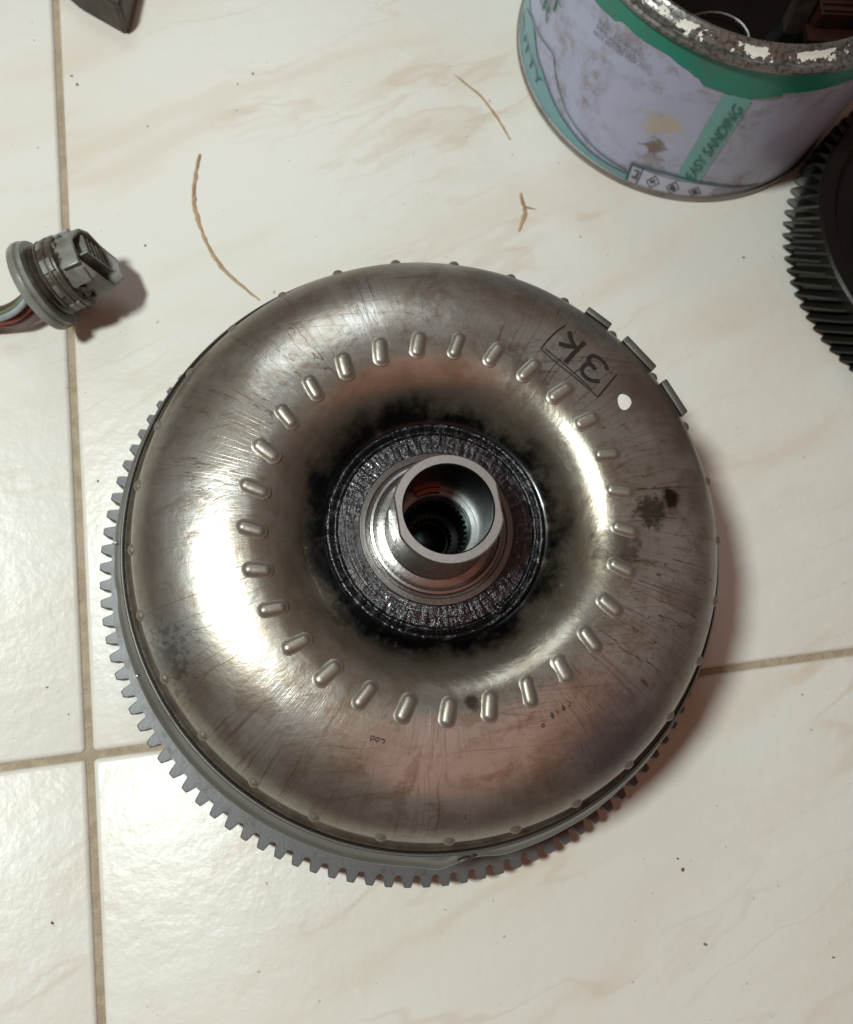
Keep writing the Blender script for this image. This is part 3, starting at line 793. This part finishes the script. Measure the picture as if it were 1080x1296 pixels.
def can_poly(name, px, mat, lift, sub=8):
    # px: four corners (bottom-left, bottom-right, top-right, top-left)
    a, b, c, d = [Vector(can_uv(*q)) for q in px]; V = []; F = []
    for i in range(sub + 1):
        for j in range(sub + 1):
            s, t = i / sub, j / sub
            q = (a * (1 - s) + b * s) * (1 - t) + (d * (1 - s) + c * s) * t
            V.append(can_pt(q.x, q.y, CR + lift + dent_r(q.x / CR, q.y)))
    n = sub + 1
    for i in range(sub):
        for j in range(sub): F.append((i * n + j, (i + 1) * n + j, (i + 1) * n + j + 1, i * n + j + 1))
    bm = bmesh.new(); vs = [bm.verts.new(v) for v in V]
    for f in F: bm.faces.new([vs[i] for i in f])
    return from_bm(name, bm, mat, can, True, None)
can_poly('diagonal_band', [(855, 226), (883, 233), (953, 125), (917, 117)], M['print_band'], 0.00034)
can_poly('pictogram_panel', [(793, 228), (900, 248), (905, 233), (800, 208)], M['print_pale'], 0.00042)
bm = bmesh.new()
can_line(bm, [(669, 10), (676, 25), (685, 46), (701, 67), (703, 83), (708, 110), (721.5, 147), (754, 187), (794, 214)], 0.0009, 0.00055)
can_line(bm, l2_px[:7], 0.0010, 0.00055)
can_line(bm, [(793, 227), (800, 208), (804, 207.5), (850, 220), (905, 233), (930, 236), (960, 233)], 0.0016, 0.0006)
can_line(bm, [(814, 214), (806, 231)], 0.0008, 0.0006)
from_bm('label_lines', bm, M['print_line'], can, True, None)
bm = bmesh.new()
for (x_, y_) in ((826.7, 228.9), (851.7, 236), (879.4, 241.0)):
    e = 1.0 if x_ < 870 else 0.72
    can_line(bm, [(x_ - 8, y_ - 1), (x_ + 3.5, y_ - 7.5 * e)], 0.0005, 0.0007, 2); can_line(bm, [(x_ + 3.5, y_ - 7.5 * e), (x_ + 8, y_ + 2)], 0.0005, 0.0007, 2)
    can_line(bm, [(x_ + 8, y_ + 2), (x_ - 3.5, y_ + 7 * e)], 0.0005, 0.0007, 2); can_line(bm, [(x_ - 3.5, y_ + 7 * e), (x_ - 8, y_ - 1)], 0.0005, 0.0007, 2)
can_line(bm, [(803, 214), (810, 216)], 0.0009, 0.0007, 2); can_line(bm, [(800, 222), (807, 225)], 0.0012, 0.0007, 2); can_line(bm, [(809, 217), (805, 224)], 0.0010, 0.0007, 2)
can_line(bm, [(823, 227), (830, 230)], 0.0010, 0.0007, 2); can_line(bm, [(829, 226), (824, 231)], 0.0008, 0.0007, 2)
can_line(bm, [(849, 239), (851, 233), (854, 239)], 0.0016, 0.0007, 2); can_line(bm, [(848, 238), (855, 239)], 0.0014, 0.0007, 2)
can_line(bm, [(875, 241), (884, 242)], 0.0009, 0.0007, 2); can_line(bm, [(881, 238.5), (878, 244.5)], 0.0012, 0.0007, 2); can_line(bm, [(877, 239), (882, 244)], 0.0008, 0.0007, 2)
from_bm('hazard_pictograms', bm, M['print_black'], can, True, None)

def text_mesh(body):
    cu = bpy.data.curves.new('txt', 'FONT'); cu.body = body; cu.size = 1; cu.resolution_u = 3
    ob = bpy.data.objects.new('txt', cu); COL.objects.link(ob)
    dg = bpy.context.evaluated_depsgraph_get(); me = bpy.data.meshes.new_from_object(ob.evaluated_get(dg))
    bpy.data.objects.remove(ob, do_unlink=True); bpy.data.curves.remove(cu)
    bm = bmesh.new(); bm.from_mesh(me); bpy.data.meshes.remove(me)
    bmesh.ops.triangulate(bm, faces=bm.faces[:])
    bmesh.ops.subdivide_edges(bm, edges=[e for e in bm.edges if e.calc_length() > 0.3], cuts=2)
    xs = [v.co.x for v in bm.verts]; x0, x1 = min(xs), max(xs)
    for v in bm.verts: v.co.x = (v.co.x - x0) / (x1 - x0); v.co.y /= 0.70
    return bm
def can_text(name, body, o, xv, yv, mat, lift=0.0008):
    bm = text_mesh(body); o, xv, yv = Vector(o), Vector(xv), Vector(yv)
    for v in bm.verts:
        q = o + xv * v.co.x + yv * v.co.y
        v.co = can_pt(q.x, q.y, CR + lift + dent_r(q.x / CR, q.y))
    return from_bm(name, bm, mat, can, False, None)
A, B, Cc = Vector(can_uv(878, 227.5)), Vector(can_uv(941.7, 137.5)), Vector(can_uv(867, 220.5))
can_text('lettering', 'EASY SANDING', A, B - A, Cc - A, M['print_text'])
for body, s, e in (('B.NO 25030282', (759, 24.6), (810.4, 67.2)), ('MFG MAR 2025', (756.7, 33), (803.9, 71)), ('BEST BEFORE MAR 2027', (753, 40), (824, 86.7))):
    A, B = Vector(can_uv(*s)), Vector(can_uv(*e)); d = (B - A).normalized()
    can_text('batch_lettering', body, A, B - A, Vector((-d.y, d.x)) * 0.0021, M['print_grey'])
for body, e, w, h, mt in (('LIGHT', (706, 23), 0.046, 0.0085, 'print_text'), ('FILLER', (694, 30), 0.052, 0.0085, 'print_text'), ('PUTTY', (684, 112), 0.046, 0.0062, 'print_line')):
    B = Vector(can_uv(*e)); can_text('lettering', body, B - Vector((w, 0)), (w, 0), (0, h), M[mt])

# things lying in the oil
bm = bmesh.new()
c = onz(905, 47, 0.071)
tube_bm(bm, [(0.0165 * math.cos(a), 0.0165 * math.sin(a), 0.003 * math.sin(a + 0.6)) for a in [0.25 + k * (2 * PI - 0.5) / 48 for k in range(49)]], 0.0009, 8)
o = from_bm('snap_ring', bm, M['machined'], None); o.location = (c.x, c.y, 0.0700); o.rotation_euler = (0, 0, -1.6)
tag(o, 'thin open steel snap ring lying in the black oil of the tin', 'snap ring')
blk = empty('steel_block', 'dark rusty red rectangular block standing in the oil of the tin', 'metal block', tuple(onz(1048, 36, 0.064)))
blk.rotation_euler = (0, 0, math.radians(-4))
o = from_bm('block', box_bm(0.026, 0.012, 0.022, 0.0008), M['rusty_block'], blk); o.location = (0, 0, 0.004)
o = from_bm('ledge', box_bm(0.030, 0.010, 0.004, 0.0005), M['rusty_block'], blk); o.location = (-0.001, -0.008, 0.004)
for k in range(3):
    o = from_bm('groove_rib', box_bm(0.024, 0.0014, 0.0016, 0.0003), M['rusty_block'], blk); o.location = (0, -0.004 + 0.004 * k, 0.0155)
bar = from_bm('steel_bar', box_bm(0.009, 0.008, 0.030, 0.0007), M['dark_bar'], None)
p = onz(1004, 28, 0.066); bar.location = (p.x, p.y, 0.068); bar.rotation_euler = (math.radians(-14), 0, math.radians(-6))
tag(bar, 'upright narrow dark bar sticking out of the oil in the tin', 'metal bar')

# ================================================================= HELICAL GEAR
GC = (0.3185, 0.1400); GRT, GRR, GH = 0.0940, 0.0880, 0.030
gear = empty('helical_gear', 'black oily helical gear lying flat on the tiles against the filler tin', 'gear', (GC[0], GC[1], 0))
lathe('gear_body', [(GRR, 0.0008), (GRR, GH - 0.0012), (GRR - 0.0012, GH), (0.0800, GH), (0.0790, GH - 0.0008), (0.0780, 0.0210), (0.0600, 0.0190), (0.0585, 0.0200), (0.0575, 0.0265), (0.0555, 0.0270),
                    (0.0440, 0.0270), (0.0430, 0.0262), (0.0420, 0.0050), (0.0425, 0.0008), (0.0500, 0.0), (0.0860, 0.0)], 200, M['dark_gear'], gear, closed=True, angle=30)
NG = 80; TW = 0.19; V = []; F = []
pr = [(GRR - 0.0003, 0.0027), (0.0900, 0.0019), (0.0923, 0.0013), (GRT, 0.0007)]
outl = pr + [(r_, -h_) for r_, h_ in pr[::-1]]; m = len(outl); LZ = 7
for l in range(LZ):
    z_ = 0.0012 + (GH - 0.0024) * l / (LZ - 1); ins = 0.0008 if l in (0, LZ - 1) else 0
    for r_, h_ in outl:
        rr = r_ - (ins if r_ > 0.0895 else 0); a = h_ / r_ + TW * (l / (LZ - 1) - 0.0)
        V.append((rr * math.cos(a), rr * math.sin(a), z_))
for l in range(LZ - 1):
    for i in range(m - 1): F.append((l * m + i, l * m + i + 1, (l + 1) * m + i + 1, (l + 1) * m + i))
F.append(tuple(range((LZ - 1) * m, LZ * m))); F.append(tuple(range(m - 1, -1, -1)))
gt0 = mesh_obj('tooth', V, F, M['tooth_gear'], gear, True, 30)
for k in range(NG):
    o = gt0 if k == 0 else gt0.copy()
    if k: COL.objects.link(o)
    o.parent = gear; o.rotation_euler = (0, 0, 2 * PI * k / NG)

# ================================================================= CONNECTOR PLUG
TILT = math.radians(17); pF, pH = onz(54, 362, 0.0215), onz(117, 322, 0.034)
ax = (pH - pF); ax.z = 0; ax.normalize(); ax = ax * math.cos(TILT) + Vector((0, 0, math.sin(TILT)))
con = empty('cable_connector', 'round grey plastic cable connector plug lying on its side with wires', 'connector', (pF.x, pF.y, 0))
yv = Vector((0, 0, 1)).cross(ax).normalized(); zv = ax.cross(yv)
RX = Matrix((yv, zv, ax)).transposed().to_4x4()     # lathe axis (local z) -> ax
RCX = Matrix.Translation(Vector((0, 0, 0.0232 * math.cos(TILT) + 0.0042 * math.sin(TILT)))) @ RX
def cpart(name, ob): m_ = ob.matrix_basis.copy(); ob.parent = con; ob.matrix_basis = RCX @ m_; return ob
cpart('f', lathe('flange', [(0.0005, -0.0042), (0.0150, -0.0042), (0.0205, -0.0038), (0.0226, -0.0026), (0.0232, -0.0008), (0.0230, 0.0010), (0.0218, 0.0018), (0.0224, 0.0026), (0.0218, 0.0040), (0.0196, 0.0044), (0.0165, 0.0046)], 72, M['plastic_flange'], None, angle=30))
cpart('o', lathe('seal', [(0.0160, 0.0044), (0.0180, 0.0048), (0.0188, 0.0060), (0.0188, 0.0072), (0.0178, 0.0084), (0.0160, 0.0086)], 64, M['rubber'], None))
cpart('b', lathe('barrel', [(0.0168, 0.0080), (0.0186, 0.0088), (0.0189, 0.0098), (0.0180, 0.0104), (0.0178, 0.0122), (0.0187, 0.0128), (0.0188, 0.0140), (0.0179, 0.0146), (0.0177, 0.0160), (0.0184, 0.0166), (0.0183, 0.0176), (0.0172, 0.0182), (0.0120, 0.0184), (0.0005, 0.0184)], 72, M['plastic_dirty'], None, angle=30))
for k in range(9):     # raised keys on the barrel
    a = k * 2 * PI / 9 + 0.2
    o = arc_block('barrel_key', a, a + 0.34, 0.0172, 0.0187, 0.0105, 0.0127 if k % 2 else 0.0160, M['plastic_grey'], None, 5)
    o.name = 'barrel_key'; cpart('k', o)
# faceted head: hollow shroud of flat sides with a peak, and a socket block inside
def head_poly(scale, top):
    pts = [(-0.0140, -0.0075), (-0.0085, -0.0140), (0.0040, -0.0150), (0.0125, -0.0100), (0.0155, 0.0000), (0.0125, 0.0095), (0.0060, 0.0145), (-0.0060, 0.0148), (-0.0135, 0.0085)]
    return [(x_ * scale, y_ * scale) for x_, y_ in pts]
V = []; F = []
secs = [(1.02, 0.0182), (1.06, 0.0195), (1.04, 0.0255), (1.00, 0.0312), (0.95, 0.0320), (0.89, 0.0312), (0.87, 0.0250), (0.82, 0.0235)]
for s, z_ in secs:
    for i, (x_, y_) in enumerate(head_poly(s, 0)):
        zz = z_ + (0.0040 * (1 if i in (1, 2) else (-0.9 if i in (6, 7) else 0)) if z_ > 0.030 else 0)
        V.append((x_, y_, zz))
m = 9
for l in range(len(secs) - 1):
    for i in range(m): F.append((l * m + i, l * m + (i + 1) % m, (l + 1) * m + (i + 1) % m, (l + 1) * m + i))
F.append(tuple(range((len(secs) - 1) * m, len(secs) * m)))
bm = bmesh.new(); vs = [bm.verts.new(v) for v in V]
for f in F: bm.faces.new([vs[i] for i in f])
bmesh.ops.recalc_face_normals(bm, faces=bm.faces[:])
bmesh.ops.bevel(bm, geom=[e for e in bm.edges], offset=0.0004, segments=1, affect='EDGES')
cpart('h', from_bm('head_shroud', bm, M['plastic_grey'], None, True, 25))
o = from_bm('divider', box_bm(0.0012, 0.0235, 0.0100, 0.0003), M['plastic_grey'], None); o.matrix_basis = Matrix.Translation((-0.002, 0, 0.0270)); cpart('d', o)
for k in range(5):
    o = from_bm('socket_rib', box_bm(0.0100, 0.0012, 0.0085, 0.0003), M['plastic_grey'], None)
    o.matrix_basis = Matrix.Translation((0.0045, -0.0085 + 0.0040 * k, 0.0270)); cpart('r', o)
o = from_bm('latch', box_bm(0.0105, 0.0030, 0.0085, 0.0005), M['plastic_flange'], None)
o.matrix_basis = Matrix.Translation((-0.0030, 0.0152, 0.0238)) @ Matrix.Rotation(math.radians(4), 4, 'X'); cpart('l', o)
o = from_bm('side_lug', box_bm(0.0055, 0.0036, 0.0080, 0.0006), M['plastic_flange'], None)
o.matrix_basis = Matrix.Translation((0.0135, 0.0085, 0.0225)) @ Matrix.Rotation(math.radians(-55), 4, 'Z'); cpart('l', o)
o = from_bm('side_lug', box_bm(0.0030, 0.0070, 0.0090, 0.0006), M['plastic_grey'], None)
o.matrix_basis = Matrix.Translation((-0.0122, 0.0114, 0.0240)) @ Matrix.Rotation(math.radians(-42), 4, 'Z'); cpart('l', o)
for k in range(16):   # grime packed on barrel and head
    bm = bmesh.new(); s = random.uniform(0.0008, 0.0019); bmesh.ops.create_icosphere(bm, subdivisions=2, radius=s)
    for vv in bm.verts: vv.co *= 1 + 0.5 * mnoise.noise(vv.co * 1500 + Vector((k, 0, 0)))
    a = random.uniform(0.4, 3.4); z_ = random.uniform(0.0175, 0.0225)
    o = from_bm('grime', bm, M['grime'], None); o.matrix_basis = Matrix.Translation((0.0160 * math.cos(a), 0.0160 * math.sin(a), z_)); cpart('g', o)
con.scale = (0.93, 0.93, 0.93)
# wires
wpx = [('wire_green', (30, 383), (8, 393), (-40, 405), 0.017, 0.0014), ('wire_white', (34, 388), (12, 397), (-40, 412), 0.019, 0.0015), ('wire_red', (40, 393), (16, 404), (-40, 414), 0.014, 0.0017),
       ('wire_brown', (28, 378), (6, 388), (-40, 396), 0.013, 0.0016), ('wire_red', (44, 398), (20, 408), (-40, 420), 0.010, 0.0015), ('wire_brown', (36, 386), (10, 402), (-40, 408), 0.008, 0.0015)]
for mt, a_, b_, c_, z_, rad in wpx:
    A = pF - ax * 0.0035 + (onz(*a_, z_) - onz(36, 388, z_)) * 0.8; A.z = 0.018 + (z_ - 0.013) * 0.8
    B_ = onz(*b_, z_); C_ = onz(*c_, 0.004 + rad); D_ = onz(c_[0] - 120, c_[1] + 25, 0.0005 + rad)
    A2 = A + ax * 0.006
    bm = bmesh.new(); tube_bm(bm, spline([A2, A, B_, C_, D_], 8), rad, 10)
    o = from_bm('wire', bm, M[mt], con); o.location = -Vector((pF.x, pF.y, 0))

# ================================================================= DARK METAL CORNER PIECE
pl = [onz(163, 47), onz(80, 0)]
e0, e1 = pl[0], pl[1]
d1 = (e1 - e0).normalized()
tip = e0; q = onz(176, -8)
d2 = (q - tip).normalized()
outl = [tip + d1 * 0.002, tip + d1 * 0.030, tip + d1 * 0.062 + Vector((0.004, 0.006, 0)), tip + d1 * 0.075 + Vector((0.02, 0.035, 0)), tip + d2 * 0.085 + Vector((-0.02, 0.005, 0)), tip + d2 * 0.075, tip + d2 * 0.030, tip + d2 * 0.002]
bm = bmesh.new()
c = sum(outl, Vector()) / len(outl)
bot = [bm.verts.new((p.x, p.y, 0.0002)) for p in outl]; mid = [bm.verts.new((p.x, p.y, 0.010)) for p in outl]
topv = [bm.verts.new((p.x + (c.x - p.x) * 0.07, p.y + (c.y - p.y) * 0.07, 0.0165 + 0.0015 * math.sin(k * 2.1))) for k, p in enumerate(outl)]
n = len(outl)
for k in range(n):
    k2 = (k + 1) % n
    bm.faces.new((bot[k], bot[k2], mid[k2], mid[k])); bm.faces.new((mid[k], mid[k2], topv[k2], topv[k]))
bm.faces.new(topv); bm.faces.new(bot[::-1])
bmesh.ops.recalc_face_normals(bm, faces=bm.faces[:])
bmesh.ops.bevel(bm, geom=bm.edges[:], offset=0.0012, segments=3, affect='EDGES')
bmesh.ops.triangulate(bm, faces=[f for f in bm.faces if len(f.verts) > 4])
o = from_bm('metal_wedge', bm, M['wedge_metal'], None, True, 40)
tag(o, 'pointed corner of a dark brown metal piece on the tiles near the grout line', 'metal piece')

# ================================================================= STRIPS AND CRUMBS ON THE TILES
def bead(name, px, widths, mat, label, cat, h=0.35, seed=0.0):
    P = spline([onz(u, v) for u, v in px], 10); N = len(P); bm = bmesh.new(); prev = None
    for i, p in enumerate(P):
        d = (P[min(i + 1, N - 1)] - P[max(i - 1, 0)]).normalized(); s = Vector((-d.y, d.x, 0))
        t = i / (N - 1) * (len(widths) - 1); k = min(int(t), len(widths) - 2); w = widths[k] + (widths[k + 1] - widths[k]) * (t - k)
        w *= 1 + 0.35 * mnoise.noise(p * 260 + Vector((seed, 0, 0)))
        off = s * w * 0.25 * mnoise.noise(p * 330 + Vector((0, seed, 0)))
        cur = [bm.verts.new(p + off + s * (w / 2 * math.cos(a)) + Vector((0, 0, 0.00005 + w * h * math.sin(a)))) for a in (0, 0.6, 1.2, 1.94, 2.54, PI)]
        if prev:
            for j in range(5): bm.faces.new((prev[j], prev[j + 1], cur[j + 1], cur[j]))
            bm.faces.new((prev[5], prev[0], cur[0], cur[5]))
        else: bm.faces.new(cur)
        prev = cur
    bm.faces.new(prev)
    o = from_bm(name, bm, mat, None, True, 60)
    if label: tag(o, label, cat)
    return o
bead('sealant_strip', [(253, 195), (247, 228), (246, 258), (253, 285), (264, 312), (280, 337), (304, 360), (329, 380)], [0.0016, 0.0021, 0.0023, 0.0019, 0.0021, 0.0019, 0.0011], M['sealant'],
     'long curved strip of tan dried sealant between the connector and the converter', 'sealant strip', 0.22)
bead('sealant_strip', [(575, 94), (590, 106), (609, 122), (623, 140), (634, 156), (646, 177)], [0.0005, 0.0013, 0.0012, 0.0016, 0.0015, 0.0008], M['sealant_dark'],
     'thin brown sealant streak with frayed end left of the filler tin', 'sealant strip', 0.18, 4.0)
y0 = empty('sealant_scrap', 'small forked brown scrap of sealant on the tile below the filler tin', 'sealant scrap', tuple(onz(663, 268)))
for L, w in (([(659, 244), (661, 253), (665, 264)], [0.0014, 0.0019, 0.0020]), ([(665, 262), (663, 275), (657, 293)], [0.0024, 0.0026, 0.0010]), ([(664, 262), (670, 263), (679, 265)], [0.0015, 0.0012, 0.0005])):
    o = bead('fork', L, w, M['sealant'], None, None, 0.15, 7.0); o.parent = y0; o.location = -y0.location
crumbs = [(320, 93, .9), (301, 106, .5), (98, 107, .9), (91, 96, .6), (187, 160, .5), (184, 311, .6), (43, 51, .5), (941, 326, .9), (347, 370, .7), (864, 1101, 1.1), (892, 1195, .8), (858, 1087, .6),
          (66, 1168, .7), (124, 609, .7), (87, 904, .5), (1016, 879, .5), (1055, 1212, .6), (620, 128, .5), (611, 152, .5), (735, 300, .5), (60, 870, .5), (1027, 924, .5), (649, 196, .5), (300, 140, .4)]
W, S_, G, T = 'the pointed brown metal piece', 'the long curved sealant strip', 'the straight grout line', 'the filler tin'
CRUMB = ['dark splinter of dirt between %s and the thin brown sealant streak' % W, 'smaller crumb beside the dark splinter of dirt below %s' % W, 'pinkish dark crumb right of %s below %s' % (G, W),
  'smaller crumb right of %s closest below %s' % (G, W), 'lone tiny crumb halfway between %s and %s' % (W, S_), 'tiny crumb between the connector head and %s' % S_, 'tiny crumb left of %s beside %s' % (G, W),
  'dark crumb on the tile between %s and the helical gear below it' % T, 'crumb lying between the end of %s and the converter rim' % S_, 'largest dark crumb on the tile below the converter shadow', 'dark crumb below the largest one on the same tile',
  'small crumb touching beside the largest dark crumb below the converter', 'tiny crumb on the tile beside the lower grout line, away from the converter', 'single dark crumb on the tile left of the ring gear teeth', 'tiny crumb just left of %s above the grout crossing' % G,
  'tiny crumb just below the grout line right of the converter', 'tiny crumb far below the grout line right of the converter', 'tiny crumb beside the middle of the thin brown sealant streak', 'tiny crumb under the thin brown sealant streak',
  'tiny crumb between the forked sealant scrap and %s' % T, 'tiny crumb above the grout line at the left tile, left of %s' % G, 'second tiny crumb below the grout line right of the converter', 'tiny crumb between the thin sealant streak and the forked scrap', 'tiny crumb under the dark splinter of dirt above %s' % S_]
for k, (u, v, s) in enumerate(crumbs):
    bm = bmesh.new(); bmesh.ops.create_icosphere(bm, subdivisions=1, radius=0.00075 * s)
    for vv in bm.verts: vv.co *= 1 + 0.6 * mnoise.noise(vv.co * 1200 + Vector((k * 3, 0, 0)))
    sx = random.uniform(0.8, 2.0)
    for vv in bm.verts: vv.co.x *= sx; vv.co.z *= 0.5
    zmin = min(vv.co.z for vv in bm.verts)
    o = from_bm('dirt_crumb', bm, M['crumb'], None, True, 40); p = onz(u, v); o.location = (p.x, p.y, -zmin); o.rotation_euler = (0, 0, random.uniform(0, 6))
    tag(o, CRUMB[k], 'crumb', 'crumbs scattered on the tiles')
